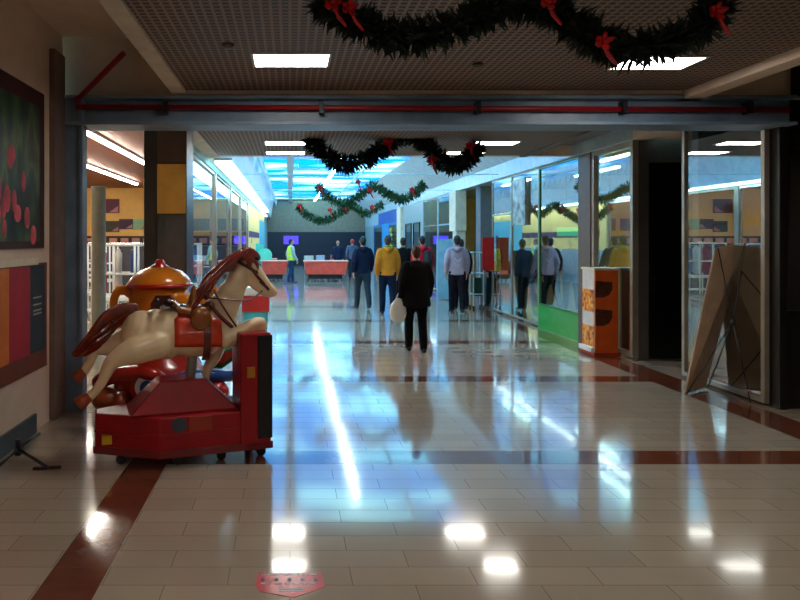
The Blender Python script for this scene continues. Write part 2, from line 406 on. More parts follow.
# left side: shop front line at x = -1.45
trim([(-1.6,-1.13,7.0,7.5,0,3.05)], mat('dark_grey_column', (62,56,52), .35), .008)
trim([(-1.45,-1.14,6.985,7.0,0,1.92)], mat('grey_cladding', (110,108,106), .12, .6))
trim([(-1.45,-1.14,6.985,7.0,1.94,2.48)], mat('golden_cladding', (226,168,76), .3))
trim([(-1.45,-1.14,6.985,7.0,2.5,3.04)], mat('brown_cladding', (104,82,68), .3))
ys = [7.45, 9.3, 12.4, 15.6, 18.8, 22.0]
for i in range(5):
    window(-1.49,-1.45,ys[i]+.06,ys[i+1]-.06,.03,2.95, glassL, chrome if i%2 == 0 else alu, .05)
    trim([(-1.55,-1.43,ys[i+1]-.06,ys[i+1]+.06,0,3.05)], alu, .005)
trim([(-1.56,-1.42,7.2,40,2.95,3.08)], mat('pale_turquoise_paint', (150,205,214), .35), .005)
trim([(-1.6,-1.45,22.1,40,0,1.3)], mat('pale_grey_shopfront'))
trim([(-1.6,-1.45,22.1,36,1.3,2.95)], yellow)
trim([(-1.6,-1.45,36,40,1.3,2.95)], mat('pale_grey_shopfront'))
trim([(-1.45,-1.44,22.6,35.5,1.75,1.98)], mat('purple_frieze', (84,50,90), .5))
trim([(-1.45,-1.2,6.5,40,3.05,3.11)], cream)
trim([(-1.45,-1.42,30,36,.9,2.6)], mat('cyan_panel', (120,205,214), .4))
# left store shell
struct('ceiling', [(-12,-1.6,6.5,24,3.6,3.7)], slat_mat())
struct('wall_store_back', [(-12,-1.6,24,24.2,0,3.7)], yellow)
trim([(-12,-1.6,23.92,24,0,1.42)], mat('grey_clutter_band', (84,82,92), .6))  # added grey band in place of dark clutter along the store wall
struct('wall_store_side', [(-12.2,-12,6.3,24.2,0,3.7)], yellow)
struct('wall_store_front', [(-12,-2.3,6.3,6.5,0,3.7)], yellow)
trim([(-1.7,-1.45,6.5,40,3.08,4.3)], plaster)
trim([(-2.3,-1.45,6.46,6.95,3.05,3.3)], plaster)
# right shop shell
rs = mat('shop_interior_cream', (210,190,150), .7)
struct('wall_shop_back', [(11,11.2,8.9,27,0,3.5)], yellow)
struct('wall_shop_side', [(4.95,11,9.0,9.1,0,3.5),(4.9,11,26.9,27,0,3.5)], yellow)
struct('ceiling', [(4.95,11.2,8.9,40,3.4,3.5)], rs)
struct('wall_shop_side', [(4.95,11,39.9,40,0,3.5)], rs)
struct('wall_shop_back', [(11,11.2,27,40,0,3.5)], rs)

# ------------------------------------------------------------------ lamps
def light_panel(x, y, z, wx, wy, lab, cat='light', g='recessed ceiling light panels', m=None, name='ceiling_light'):
    t = thing(name, lab, cat, (x,y,z), 0, g)
    boxes_obj('frame', [(-wx/2-.02,-wx/2,-wy/2-.02,wy/2+.02,-.012,.0),(wx/2,wx/2+.02,-wy/2-.02,wy/2+.02,-.012,.0),(-wx/2,wx/2,-wy/2-.02,-wy/2,-.012,.0),(-wx/2,wx/2,wy/2,wy/2+.02,-.012,.0)], white, t)
    boxes_obj('diffuser', [(-wx/2,wx/2,-wy/2,wy/2,-.008,-.001)], m or panelE, t)
    return t
light_panel(.01, 5.07, 3.08, .58, .34, 'lit ceiling panel before the steel beam, near the left end of the big garland')
light_panel(2.95, 5.15, 3.08, .58, .34, 'lit ceiling panel partly hidden behind the right half of the big garland')
for (lx, ly) in ((.01,1.6),(2.95,1.6),(.01,-1.9),(2.95,-1.9)):  # unseen panels added to brighten the near floor and walls
    light_panel(lx, ly, 3.08, .58, .34, 'added ceiling panel out of view, brightening the near hall', g='added unseen light panels over the near hall')
light_panel(-.05, 9.2, 3.05, .6, .3, 'lit ceiling panel left of the second garland, nearest of the two')
light_panel(-.07, 10.25, 3.05, .6, .3, 'lit ceiling panel left of the second garland, at the edge of the roof light')
light_panel(2.95, 9.2, 3.05, .6, .3, 'lit ceiling panel just right of the second garland')
light_panel(2.8, 10.25, 3.05, .6, .3, 'lit ceiling panel half covered by the right dip of the second garland')
def tube(x, y0, y1, z, lab, g, m=None, hw=.045):
    t = thing('fluorescent_tube_light', lab, 'light', (x,y0,z), 0, g)
    boxes_obj('housing', [(-hw-.015,hw+.015,0,y1-y0,.0,.045)], white, t)
    boxes_obj('tube', [(-hw,hw,.02,y1-y0-.02,-.04,0)], m or tubeE, t)
tube(-3.55, 8.3, 16.4, 3.54, 'upper left long tube light over the store entrance, nearer of the two', None)
tube(-5.15, 13, 21.5, 3.54, 'long tube light deeper in the yellow store, lower of the two in view', None)
for i, (x, y0, y1) in enumerate(((-7.3,8.3,16),(-9.6,13,21))):
    tube(x, y0, y1, 3.54, 'long tube light deep in the yellow store, away from the entrance', 'tube lights deep in the store')
for i, y in enumerate((11.6,14.6,17.6)):
    tube(6.6+.9*(i%2), y, y+2.2, 3.34, 'tube light on the ceiling inside the right hand shop', 'tube lights in the right shop', emat('shop_tube', (200,255,240), 16))
tube(-1.14, 10.9, 30.0, 3.0, 'glaring white strip light along the left edge of the roof light', None, coveE, .14)
tube(-1.33, 30.5, 36.0, 3.0, 'short white strip light before the cream end wall', None, coveE)
tube(1.47, 14.0, 38.0, 3.98, 'long bright line light running under the middle of the roof light', None, emat('line_light', (225,250,255), 22))

for (px, py, lab) in ((228,44,'small round detector on the grid ceiling left of the big garland'),(478,64,'small round detector on the grid ceiling under the middle of the big garland')):
    d_ = F*(3.08-CAMZ)/(240-py); q = P(px, py, d_)
    t = thing('smoke_detector', lab, 'detector', (q.x, d_, 3.08))
    bm = B(); lathe(bm, [(.045,-.0),(.045,-.012),(.03,-.03),(.01,-.034)], seg=20); obj('housing', bm, mat('detector_grey', (90,84,78), .4), t, True)
# red pipe along the beam and its slanting branch
bm = B(); cyl(bm, (-2.05,6.15,2.93), (4.8,6.15,2.9), .026)
t = tag(obj('sprinkler_pipe', bm, redpaint, None, True), 'long thin red pipe clipped along the steel beam', 'pipe')
for x in (-1.2,.3,1.8,3.2,4.4): boxes_obj('pipe_clip', [(x-.02,x+.02,6.1,6.26,2.86,2.98)], mat('dark_steel', (50,52,56), .4, .6), t)
bm = B(); a = P(78,99,6.12); b = P(124,53,5.75); cyl(bm, a, b, .026); ell(bm, a, (.035,.035,.035))
tag(obj('branch_pipe', bm, redpaint, None, True), 'short red pipe slanting up from the left end of the beam', 'pipe')

# ------------------------------------------------------------------ posters on the left wall
t = thing('wall_poster', 'tall wall poster of pink berries and dark leaves, upper left', 'poster', (-2.2,4.38,1.58))
boxes_obj('frame', [(0,.02,-1.6,1.3,0,1.36)], mat('dark_red_print', (62,22,20), .5), t)
boxes_obj('picture', [(.02,.024,-1.6,1.18,.06,1.22)], blotch_mat('berry_print', [(18,20,18),(22,40,34),(38,70,56),(92,112,70),(60,50,40)], 3.2, (1,1,.55)), t)
bm = B()
for i in range(26):
    y = random.uniform(-.2,1.08); z = random.uniform(.1,.72)*(1-.8*abs(y-.62)); ell(bm, (.022,y,z+.03), (.006,random.uniform(.04,.075),random.uniform(.07,.12)), u=10, v=6)
obj('berry_motif', bm, mat('pink_berry', (206,80,92), .5, var=.3), t, True)
t = thing('wall_poster', 'lower wall poster with orange, red and dark vertical stripes', 'poster', (-2.2,4.38,.53))
boxes_obj('frame', [(0,.02,-1.6,1.36,0,.92)], mat('brown_print', (120,62,44), .5), t)
for i, (a, b, c) in enumerate(((-1.6,-.2,(190,60,50)),(-.2,.58,(214,120,50)),(.58,.98,(176,40,62)),(.98,1.3,(42,62,72)))):
    boxes_obj('stripe', [(.02,.024,a,b,.16,.9)], mat('stripe_%d' % i, c, .5), t)
for z in (.48,.51,.56,.62): boxes_obj('caption_line', [(.024,.027,1.04,1.22,z,z+.014)], mat('caption_grey', (170,170,168), .5), t)
# ledge between the posters
trim([(-2.2,-2.16,2.6,5.5,1.44,1.5)], cream)

# ------------------------------------------------------------------ horse ride
OX, OY, TH = -.79, 4.93, math.radians(18)
c_, s_ = math.cos(TH), math.sin(TH)
def H(px, py, v=0):
    k = (px-290)/F; ox = OX - v*s_; oy = OY + v*c_
    u = (k*oy-ox)/(c_-k*s_); Y = oy+u*s_
    return Vector((u, v, CAMZ-(py-240)/F*Y))
ride = thing('horse_ride', 'coin operated cream horse ride on a red base beside the left column', 'kiddie ride', (OX,OY,0), TH)
rbase = mat('red_fibreglass', (156,16,28), .35, spec=.35, coat=.1, var=.15)
# base: chamfered tray with ridge lines
yn = -.26
def basesec(z0, z1, g):
    bm = B()
    poly = [(-.68-g,-.0),(-.24-g*.6,-.27-g),(.59+g,-.27-g),(.59+g,.24+g),(-.46-g,.24+g),(-.68-g,.14)]
    prism(bm, poly, 'z', z0, z1); return bm
obj('base', basesec(.08,.37,.0), rbase, ride, bevel=.015)
obj('base_rim', basesec(.075,.13,.015), mat('dark_red_fibreglass', (120,14,24), .3, coat=.4), ride, bevel=.006)
obj('base_rib', basesec(.23,.25,.007), rbase, ride, bevel=.004)
bm = B()
for (u0,u1,v0,v1,z0,uu0,uu1,vv0,vv1,z1) in ((-.45,.36,-.2,.18,.37,-.22,.12,-.12,.1,.60),):
    A = [bm.verts.new(p) for p in ((u0,v0,z0),(u1,v0,z0),(u1,v1,z0),(u0,v1,z0))]; C = [bm.verts.new(p) for p in ((uu0,vv0,z1),(uu1,vv0,z1),(uu1,vv1,z1),(uu0,vv1,z1))]
    bm.faces.new(A); bm.faces.new(C)
    for i in range(4): bm.faces.new((A[i],A[(i+1)%4],C[(i+1)%4],C[i]))
obj('mechanism_hood', bm, rbase, ride, bevel=.01)
boxes_obj('coin_box', [(.35,.59,-.285,.0,.09,.95)], rbase, ride, .015)
boxes_obj('side_panel', [(.485,.595,-.30,-.284,.16,.935)], black, ride, .004, 'black speaker panel')
boxes_obj('sticker', [(.40,.46,-.295,-.284,.62,.70)], mat('amber_label', (190,120,30), .4), ride, label='small amber sticker')
boxes_obj('sticker', [(-.635,-.565,-.09,-.03,.16,.22)], mat('yellow_label', (220,180,30), .4), ride, label='small yellow sticker')
bm = B(); cyl(bm, (-.10,-.285,.31), (-.10,-.268,.31), .055, 20); obj('badge', bm, mat('grey_badge', (60,66,74), .4), ride, label='round grey badge')
boxes_obj('decal', [(-.03,.14,-.282,-.268,.26,.36)], mat('orange_red_decal', (160,50,26), .4), ride, label='orange decal')
for (u, v) in ((-.5,-.06),(.53,-.2),(-.45,.18),(.53,.18),(-.1,-.2),(.22,-.2)):
    bm = B(); cyl(bm, (u,v-.02,.038), (u,v+.02,.038), .036, 16); box(bm, u-.02,u+.02,v-.03,v+.03,.05,.09); obj('caster', bm, black, ride)
bm = B(); cyl(bm, (0.02,0,.58), H(193,352), .04); obj('support_post', bm, mat('grey_post', (140,140,130), .4, .5), ride)
# horse body
hc = mat('cream_gloss', (238,212,170), .28, coat=.5, var=.1, vscale=4)
hoofm = mat('orange_brown_hoof', (150,62,30), .35, coat=.4)
bm = B(); Y1 = (0,1,0)
chain(bm, smoothpath([H(138,331),H(154,334),H(172,334),H(190,336),H(208,334),H(224,328)],3), [(.125,.16)]*2+[(.15,.19)]*3+[(.15,.195)]*2+[(.145,.165)]*3+[(.14,.158)]*3+[(.12,.13)]*3, Y1, 20)
chain(bm, smoothpath([H(212,325),H(224,306),H(235,286),H(243,270)],3), [(.11,.145)]*2+[(.1,.13)]*2+[(.085,.11)]*2+[(.07,.09)]*2+[(.06,.078)]*2, Y1, 18)
chain(bm, [H(244,266),H(252,270),H(260,279),H(268,288),H(273,292)], [(.055,.07),(.06,.08),(.045,.058),(.036,.046),(.038,.04)], Y1, 16)
chain(bm, [H(247,276),H(254,283),H(264,293),H(270,295)], [(.045,.05),(.042,.045),(.03,.028),(.028,.024)], Y1, 12)
for s in (-1, 1): chain(bm, [H(245,261,s*.05),H(241,249,s*.06)], [.022,.008], Y1, 8)
# near hind leg
def legs(pts, rs, v): chain(bm, smoothpath([H(x,y,vv) for (x,y,vv) in pts],3), rs, Y1, 14)
def rr(*r):
    out = []
    for i in range(len(r)-1):
        for j in range(3): out.append(r[i]+(r[i+1]-r[i])*j/3)
    return out+[r[-1]]
legs([(156,344,-.09),(132,352,-.12),(112,362,-.13),(103,380,-.13),(95,392,-.13),(88,397,-.13)], rr(.12,.1,.06,.038,.033,.036), -.1)
legs([(140,335,.07),(116,345,.1),(95,349,.11),(90,362,.11),(84,372,.11)], rr(.12,.085,.05,.035,.034), .1)
legs([(226,338,-.09),(240,332,-.11),(256,323,-.11),(263,324,-.11),(258,334,-.11)], rr(.085,.062,.045,.04,.03), -.1)
legs([(216,344,.07),(214,357,.1),(207,369,.1),(206,382,.1)], rr(.09,.055,.036,.03), .1)
horse = fuse('horse', bm, hc, ride, .011, 3)
for (a, b, r0, r1) in ((H(90,396,-.13),H(78,405,-.13),.036,.055),(H(84,371,.11),H(75,379,.11),.034,.05),(H(259,331,-.11),H(254,341,-.11),.03,.042),(H(206,380,.1),H(205,390,.1),.03,.042)):
    bm = B(); chain(bm, [a, a.lerp(b,.5), b], [r0, (r0+r1)/2, r1], Y1, 14, False); obj('hoof', bm, hoofm, horse, True)
# no belly decal on the mould; the brown girth strap is a separate part
manem = mat('chestnut_mane', (120,34,20), .22, coat=.7, var=.35, vscale=14)
bm = B()
crest = smoothpath([H(257,258),H(250,253),H(240,256),H(230,264),H(220,274),H(211,286),H(205,297)],3)
for i, p in enumerate(crest):
    for s in (-1, 0, 1):
        a = p + Vector((0, s*.035, .0)); k = random.uniform(.8,1.2)
        q1 = a + Vector((-.045*k, s*.045, .005)); q2 = a + Vector((-.10*k, s*.07, -.055*k)); q3 = a + Vector((-.125*k, s*.065, -.12*k))
        if i < 4: q1 = a+Vector((-.02,s*.03,.03)); q2 = a+Vector((-.06,s*.06,.01)); q3 = a+Vector((-.08,s*.075,-.06))
        chain(bm, smoothpath([a,q1,q2,q3],3), rr(.023,.021,.017,.007), Y1, 8)
fuse('mane', bm, manem, horse, .008, 0)
bm = B()
for i in range(4): chain(bm, smoothpath([H(250+2*i,258+i,(-.03+.02*i)),H(256+i,262+i,(-.04+.02*i)),H(258,270+i,(-.05+.025*i))],3), rr(.025,.02,.008), Y1, 8)
fuse('forelock', bm, manem, horse, .009, 1)
bm = B()
tp = [(134,309),(122,313),(108,323),(96,338),(84,349),(74,354)]
for i in range(10):
    an = i/10*2*PI; pts = []
    for j, (x, y) in enumerate(tp):
        r = (4,8,10,9,6,2)[j]; ph = an+j*.55
        pts.append(H(x+r*.8*math.sin(ph), y+r*math.cos(ph), .055*math.sin(ph+1)*r/10))
    chain(bm, smoothpath(pts,3), rr(.016,.017,.018,.017,.014,.006), Y1, 8)
fuse('tail', bm, manem, horse, .007, 0)
# saddle set
def bodypoint(px, v): return H(px, 0, v)
def drape(name, px0, px1, top, ang, r0, r1, th, m, a0=None):
    """band of shell wrapped over the barrel between two stations"""
    bm = B(); a0 = -ang if a0 is None else a0
    n = 18; rows = []
    for i, px in enumerate([px0+(px1-px0)*k/8 for k in range(9)]):
        cpt = H(px, 335); row = []
        for j in range(n+1):
            a = a0+(ang-a0)*j/n
            row.append((cpt+Vector((0, math.sin(a)*r0, math.cos(a)*r1)), cpt+Vector((0, math.sin(a)*(r0+th), math.cos(a)*(r1+th)))))
        rows.append(row)
    V = [[(bm.verts.new(a), bm.verts.new(b)) for a, b in row] for row in rows]
    for i in range(8):
        for j in range(n):
            bm.faces.new((V[i][j][0],V[i+1][j][0],V[i+1][j+1][0],V[i][j+1][0])); bm.faces.new((V[i][j][1],V[i][j+1][1],V[i+1][j+1][1],V[i+1][j][1]))
    for i in range(8):
        for j in (0, n): bm.faces.new((V[i][j][0],V[i+1][j][0],V[i+1][j][1],V[i][j][1]))
    for j in range(n):
        for i in (0, 8): bm.faces.new((V[i][j][0],V[i][j+1][0],V[i][j+1][1],V[i][j][1]))
    return obj(name, bm, m, horse, True)
drape('saddle_blanket', 172, 218, 0, 1.95, .15, .172, .014, mat('orange_red_cloth', (214,60,26), .35, coat=.4, var=.1))
drape('girth_strap', 200, 207, 0, 2.7, .166, .188, .012, mat('brown_strap', (96,34,22), .35, coat=.3))
sadm = mat('golden_brown_leather', (150,84,22), .25, coat=.7, var=.2)
bm = B()
chain(bm, smoothpath([H(181,309),H(190,312),H(201,311),H(210,306)],3), [(.11,.045)]*4+[(.12,.05)]*3+[(.1,.045)]*3, Y1, 16)
chain(bm, [H(192,312),H(193,298),H(194,286)], [(.09,.05),(.05,.035),(.012,.012)], Y1, 12)
chain(bm, [H(178,309),H(173,302)], [(.12,.03),(.1,.02)], Y1, 12)
for s in (-1,1): ell(bm, H(201,319,s*.15), (.085,.035,.095))
fuse('saddle', bm, sadm, horse, .01, 2)
bm = B(); cyl(bm, H(168,303,-.14), H(168,303,.14), .03, 14); cyl(bm, H(157,301,-.1), H(157,301,.1), .02, 12)
obj('saddle_roll', bm, mat('dark_brown_leather', (58,26,20), .35, coat=.3), horse, True)
strap = mat('brown_strap')
bm = B()
chain(bm, smoothpath([H(211,306,-.13),H(222,318,-.16),H(231,326,-.13),H(236,330,0),H(231,326,.13),H(211,306,.13)],3), [.016]*16, Y1, 8)
obj('breast_strap', bm, strap, horse, True)
bm = B()
def ring(c, r, ry, tilt, rad):
    pts = [c+Vector((r*math.cos(a)*math.cos(tilt), ry*math.sin(a), r*math.cos(a)*math.sin(tilt))) for a in [2*PI*k/16 for k in range(17)]]
    chain(bm, pts, [rad]*17, (.3,.2,1), 8)
ring(H(263,285), .062, .048, 2.4, .012); ring(H(248,268), .095, .068, 2.6, .013)
for s in (-1,1):
    chain(bm, [H(248,264,s*.066),H(257,276,s*.06),H(264,284,s*.048)], [.012]*3, Y1, 8)
obj('bridle', bm, strap, horse, True)
bm = B(); chain(bm, smoothpath([H(262,291,-.05),H(250,300,-.13),H(232,300,-.14),H(212,298,-.12),H(200,296,0)],3), [.007]*13, Y1, 6)
chain(bm, smoothpath([H(214,290,-.12),H(222,305,-.15),H(236,326,-.13)],3), [.008]*7, Y1, 6)
obj('rein', bm, strap, horse, True)
for s in (-1,1):
    bm = B(); ell(bm, H(256,272,s*.052), (.016,.012,.016)); obj('eye', bm, black, horse, True)

# ------------------------------------------------------------------ teapot ride behind
ty = 5.85
tr = thing('teapot_ride', 'orange teapot shaped kiddie ride with red lid, behind the horse', 'kiddie ride', ((160-290)/F*ty, ty, 0))
om = mat('orange_gloss', (226,128,24), .25, coat=.6, var=.15); rm = mat('red_gloss', (190,36,22), .25, coat=.6, var=.15)
bm = B(); lathe(bm, [(.2,.70),(.28,.76),(.325,.88),(.335,1.0),(.32,1.14),(.30,1.22),(.27,1.23),(.27,1.1),(.26,.9),(.1,.85)], seg=32)
pot = obj('pot', bm, om, tr, True)
bm = B(); lathe(bm, [(.335,1.235),(.335,1.26),(.30,1.31),(.23,1.365),(.12,1.40),(.02,1.41)], seg=32); lid = obj('lid', bm, om, tr, True)
bm = B(); lathe(bm, [(.338,1.225),(.35,1.24),(.338,1.262),(.30,1.262)], seg=32); obj('lid_rim', bm, rm, lid, True)
bm = B(); lathe(bm, [(.1,1.39),(.10,1.41),(.05,1.43),(.055,1.45),(.03,1.475),(.003,1.48)], seg=20); obj('knob', bm, rm, lid, True)
bm = B(); chain(bm, smoothpath([(-.28,-.02,1.14),(-.40,-.02,1.2),(-.475,-.02,1.12),(-.47,-.02,.98),(-.38,-.02,.88),(-.29,-.02,.88)],4), [.042]*21, Y1, 12); obj('handle', bm, om, tr, True)
bm = B(); chain(bm, smoothpath([(.28,0,.86),(.42,0,.98),(.47,0,1.12),(.56,0,1.2)],4), [.08]*4+[.06]*4+[.045]*5, Y1, 12); obj('spout', bm, om, tr, True)
# arched door opening and seat seen in it
bm = B(); prism(bm, [(-.02,.85),(.22,.85),(.22,1.1),(.17,1.17),(.03,1.17),(-.02,1.1)], 'y', -.345, -.25); obj('door_opening', bm, mat('dark_red_interior', (70,24,20), .5), tr)
bm = B(); prism(bm, [(.03,.85),(.2,.85),(.2,1.0),(.15,1.1),(.08,1.08)], 'y', -.36, -.34); obj('seat', bm, mat('grey_seat', (150,156,166), .4), tr)
bm = B(); lathe(bm, [(.30,.1),(.40,.14),(.42,.42),(.36,.56),(.24,.62),(.2,.72)], seg=32); obj('base', bm, rm, tr, True)
bm = B(); chain(bm, smoothpath([(-.46,-.3,.42),(-.3,-.42,.5),(0,-.46,.52),(.1,-.44,.45)],3), [.07]*10, Y1, 12); obj('fender', bm, rm, tr, True)
for (x, r, mm, nm) in ((0,.15,rm,'wheel_ring'),(0,.105,mat('white_gloss',(230,228,220),.3),'wheel_disc'),(0,.06,mat('blue_gloss',(26,84,160),.3,coat=.5),'wheel_hub')):
    bm = B(); yy = {.15:-.50,.105:-.52,.06:-.535}[r]; cyl(bm, (.0,-.44,.42), (.0,yy,.42), r, 24); obj(nm, bm, mm, tr)
bm = B(); chain(bm, smoothpath([(.2,-.42,.46),(.4,-.42,.5),(.62,-.34,.48),(.72,-.2,.46)],3), [.05]*10, Y1, 12); obj('bumper', bm, mat('blue_gloss'), tr, True)
bm = B(); ell(bm, (.56,-.36,.34), (.11,.1,.11)); ball = obj('toy_ball', bm, rm, tr, True)
for a in range(5):
    bm = B(); ell(bm, (.56+.07*math.cos(a*1.257), -.425, .34+.065*math.sin(a*1.257)), (.014,.014,.014), u=8, v=6)
    obj('ball_spot', bm, white, ball, True)
bm = B(); prism(bm, [(.46,.56),(.6,.54),(.76,.66),(.74,.74),(.6,.70)], 'y', -.36, -.28); obj('wing', bm, mat('green_gloss', (40,130,60), .3), tr, bevel=.01)
bm = B(); prism(bm, [(.53,.60),(.61,.585),(.71,.67),(.70,.71),(.61,.68)], 'y', -.375, -.355); obj('wing_decal', bm, rm, tr)
bm = B(); ell(bm, (-.37,-.42,.30), (.12,.14,.1)); ell(bm, (-.24,-.44,.28), (.08,.12,.09)); fuse('foot_scoop', bm, mat('brown_orange', (140,60,26), .35), tr, .015, 2)
for a in (0.6,2.2,3.9,5.4):
    bm = B(); cyl(bm, (.3*math.cos(a),.3*math.sin(a),0), (.3*math.cos(a),.3*math.sin(a),.12), .035); obj('foot', bm, black, tr)

for c in tr.children:
    if c.name.split('.')[0] in ('pot','lid','handle','spout','door_opening','seat'): c.scale = (.87, .9, 1)
# bin / small kiosk beyond the horse's head
d = 11.5
kx = (256-290)/F*d
t = thing('candy_bin', 'small red and turquoise bin with white domed lid beyond the horse head', 'bin', (kx,d,0))
bm = B(); prism(bm, [(-.2,0),(.2,0),(.235,.5),(-.235,.5)], 'y', -.2, .2); obj('body', bm, teal, t, bevel=.01)
boxes_obj('band', [(-.24,.24,-.215,.215,.38,.66)], mat('red_band', (190,50,52), .4), t)
bm = B(); prism(bm, [(-.25,.66),(.25,.66),(.24,.75),(.15,.81),(-.15,.81),(-.24,.75)], 'y', -.22, .22); obj('lid', bm, white, t, bevel=.02)

# stand foot at the far left
t = thing('display_stand', 'dark metal stand with splayed feet beside the striped poster', 'stand', (-2.03,4.78,0))
dm = mat('dark_metal', (58,58,62), .35, .7)
bm = B(); cyl(bm, (0,0,.06), (0,0,.16), .02); ell(bm, (0,0,.07), (.035,.035,.035)); obj('hub', bm, dm, t, True)
for (q) in ((.30,-.20,.02),(-.05,-.5,.02),(.02,.35,.1)):
    bm = B(); cyl(bm, (0,0,.09), q, .012); obj('leg', bm, dm, t, True)
bm = B(); chain(bm, [(.20,-.20,.014),(.37,-.17,.014)], [.013,.013]); obj('rubber_foot', bm, black, t, True)

# floor sticker
bm = B(); sx = -.005
prism(bm, [(-.155,3.17),(.16,3.17),(.165,3.04),(.02,2.95),(-.14,3.0),(-.165,3.06)], 'z', .0, .002)
st = tag(obj('floor_sticker', bm, mat('pink_vinyl', (222,90,98), .2)), 'pink five sided safety sticker on the tile floor in front', 'sticker')
for k in range(5):
    bm = B(); x = -.13+k*.064; ell(bm, (x,3.105,.003), (.011,.016,.0012), u=10, v=6)
    obj('footprint', bm, mat('dark_print', (84,40,60), .4), st)
random.seed(3)
wp = mat('white_print', (235,225,225), .4)
for (y, h) in ((3.145,.012),(3.065,.012)):
    x = -.14
    while x < .13:
        l = random.uniform(.012,.04); boxes_obj('printed_mark', [(x, x+l, y, y+h, .002, .003)], wp, st); x += l+.012
for y in (3.0,3.018): boxes_obj('printed_line', [(-.05,.06,y,y+.009,.002,.003)], wp, st)

# ------------------------------------------------------------------ X banner stand
t = thing('banner_stand', 'tan backed banner on a crossed pole stand, leaning by the right window', 'banner', (0,0,0))
bl, brr = Vector((4.20,6.80,.02)), Vector((4.60,7.08,.02)); tl, tr_ = P(716,248,6.72), P(744,243,6.86)
bm = B(); nrm = (brr-bl).cross(tl-bl).normalized()
if nrm.y > 0: nrm = -nrm
f = [bm.verts.new(p) for p in (bl,brr,tr_,tl)]; g = [bm.verts.new(p-nrm*.012) for p in (bl,brr,tr_,tl)]
bm.faces.new(f); bm.faces.new(list(reversed(g)))
for i in range(4): bm.faces.new((f[i],f[(i+1)%4],g[(i+1)%4],g[i]))
obj('banner_sheet', bm, mat('tan_banner_back', (214,182,150), .6), t)
bm = B(); bm.faces.new([bm.verts.new(p-nrm*.015) for p in (bl,brr,tr_,tl)]); obj('banner_front', bm, mat('white_banner', (215,218,220), .5), t)
hub = P(733,322,6.45)
for q in (bl+Vector((0,-.02,0)), tl+nrm*.02, tr_+nrm*.02, brr+Vector((0,-.03,0)), Vector((4.62,6.42,.015))):
    bm = B(); cyl(bm, hub, q, .006, 8); obj('pole', bm, black, t, True)
bm = B(); ell(bm, hub, (.025,.025,.035)); obj('hub', bm, black, t, True)
bm = B(); cyl(bm, bl+Vector((0,-.015,.01)), brr+Vector((0,-.015,.01)), .008, 8); obj('bottom_rail', bm, chrome, t, True)

# ------------------------------------------------------------------ orange dispenser
t = thing('orange_display_box', 'tall orange vending box with dark oval pictures beside the glass front', 'vending box', (4.34,9.1,0))
ob = mat('orange_board', (224,92,18), .45)
boxes_obj('cabinet', [(0,.33,0,.4,.04,1.22)], ob, t, .008)
boxes_obj('plinth', [(-.03,.36,-.03,.42,0,.05)], mat('dark_orange', (170,52,14), .5), t, .008)
boxes_obj('top_tray', [(-.02,.34,-.01,.41,1.22,1.25)], mat('pale_tray', (214,208,180), .4), t, .004)
for z in (.95,.55):
    bm = B(); prism(bm, [(.0,z-.12),(.12,z-.12),(.2,z-.08),(.24,z),(.24,z+.1),(0,z+.12)], 'y', -.008, 0); obj('oval_picture', bm, blotch_mat('dark_food_print', [(40,16,10),(90,30,16),(60,60,36)], 20), t)
boxes_obj('side_print', [(-.008,0,.02,.38,.04,1.22)], mat('white_side', (206,200,196), .4), t)
for z in (.62,.1):
    boxes_obj('side_picture', [(-.014,-.008,.03,.37,z,z+.32)], blotch_mat('orange_food_print', [(60,30,16),(226,130,30),(240,190,90)], 16), t)
boxes_obj('dispenser_lip', [(-.06,0,.0,.4,.05,.12)], white, t, .01)
t = boxes_obj('brown_board', [(4.80,5.15,9.25,9.3,.05,1.25)], brown); tag(t, 'reddish brown board standing behind the glass right of the orange box', 'board')

# ------------------------------------------------------------------ items along the right front
t = thing('red_sign', 'square red board sticking out from the shop glass', 'sign', (4.42,14.7,.95))
boxes_obj('board', [(0,.27,0,.03,0,.76)], mat('bright_red_board', (196,24,22), .4), t)
boxes_obj('bracket', [(.24,.27,.03,.06,-.9,.8)], chrome, t)
t = boxes_obj('blue_notice_board', [(4.02,4.6,17.5,17.56,.02,1.68)], mat('pale_blue_board', (150,200,222), .4), bevel=.005)
tag(t, 'tall pale blue board standing under the cream panel', 'board')
t = thing('metal_trolley', 'white tubular metal trolley behind the walker in pink hoodie', 'trolley', (4.52,15.5,0))
bm = B()
for x in (-.12,.12):
    for y in (-.15,.15): cyl(bm, (x,y,.06), (x,y,1.35), .014, 8)
for z in (.35,.85,1.35):
    cyl(bm, (-.12,-.15,z), (.12,-.15,z), .014, 8); cyl(bm, (-.12,.15,z), (.12,.15,z), .014, 8); cyl(bm, (-.12,-.15,z), (-.12,.15,z), .014, 8); cyl(bm, (.12,-.15,z), (.12,.15,z), .014, 8)
obj('frame', bm, mat('pale_metal', (190,214,220), .35, .3), t)
boxes_obj('bin_bag', [(-.1,.1,-.12,.12,.3,.75)], mat('dark_green_bag', (16,60,44), .4), t, .03)
for x in (-.12,.12):
    for y in (-.15,.15):
        bm = B(); cyl(bm, (x-.015,y,.035), (x+.015,y,.035), .035, 12); obj('wheel', bm, black, t)
t = boxes_obj('window_poster', [(4.66,4.69,12.7,13.4,1.95,2.9)], blotch_mat('grey_photo_print', [(70,76,80),(170,178,176),(214,214,206)], 5))
tag(t, 'grey portrait poster high on the shop glass left of the green frame', 'poster')
t = boxes_obj('exit_sign_board', [(6.9,7.7,16.5,16.55,1.75,1.98)], emat('green_sign', (40,190,110), .9)); tag(t, 'small green sign glowing inside the right hand shop', 'sign')
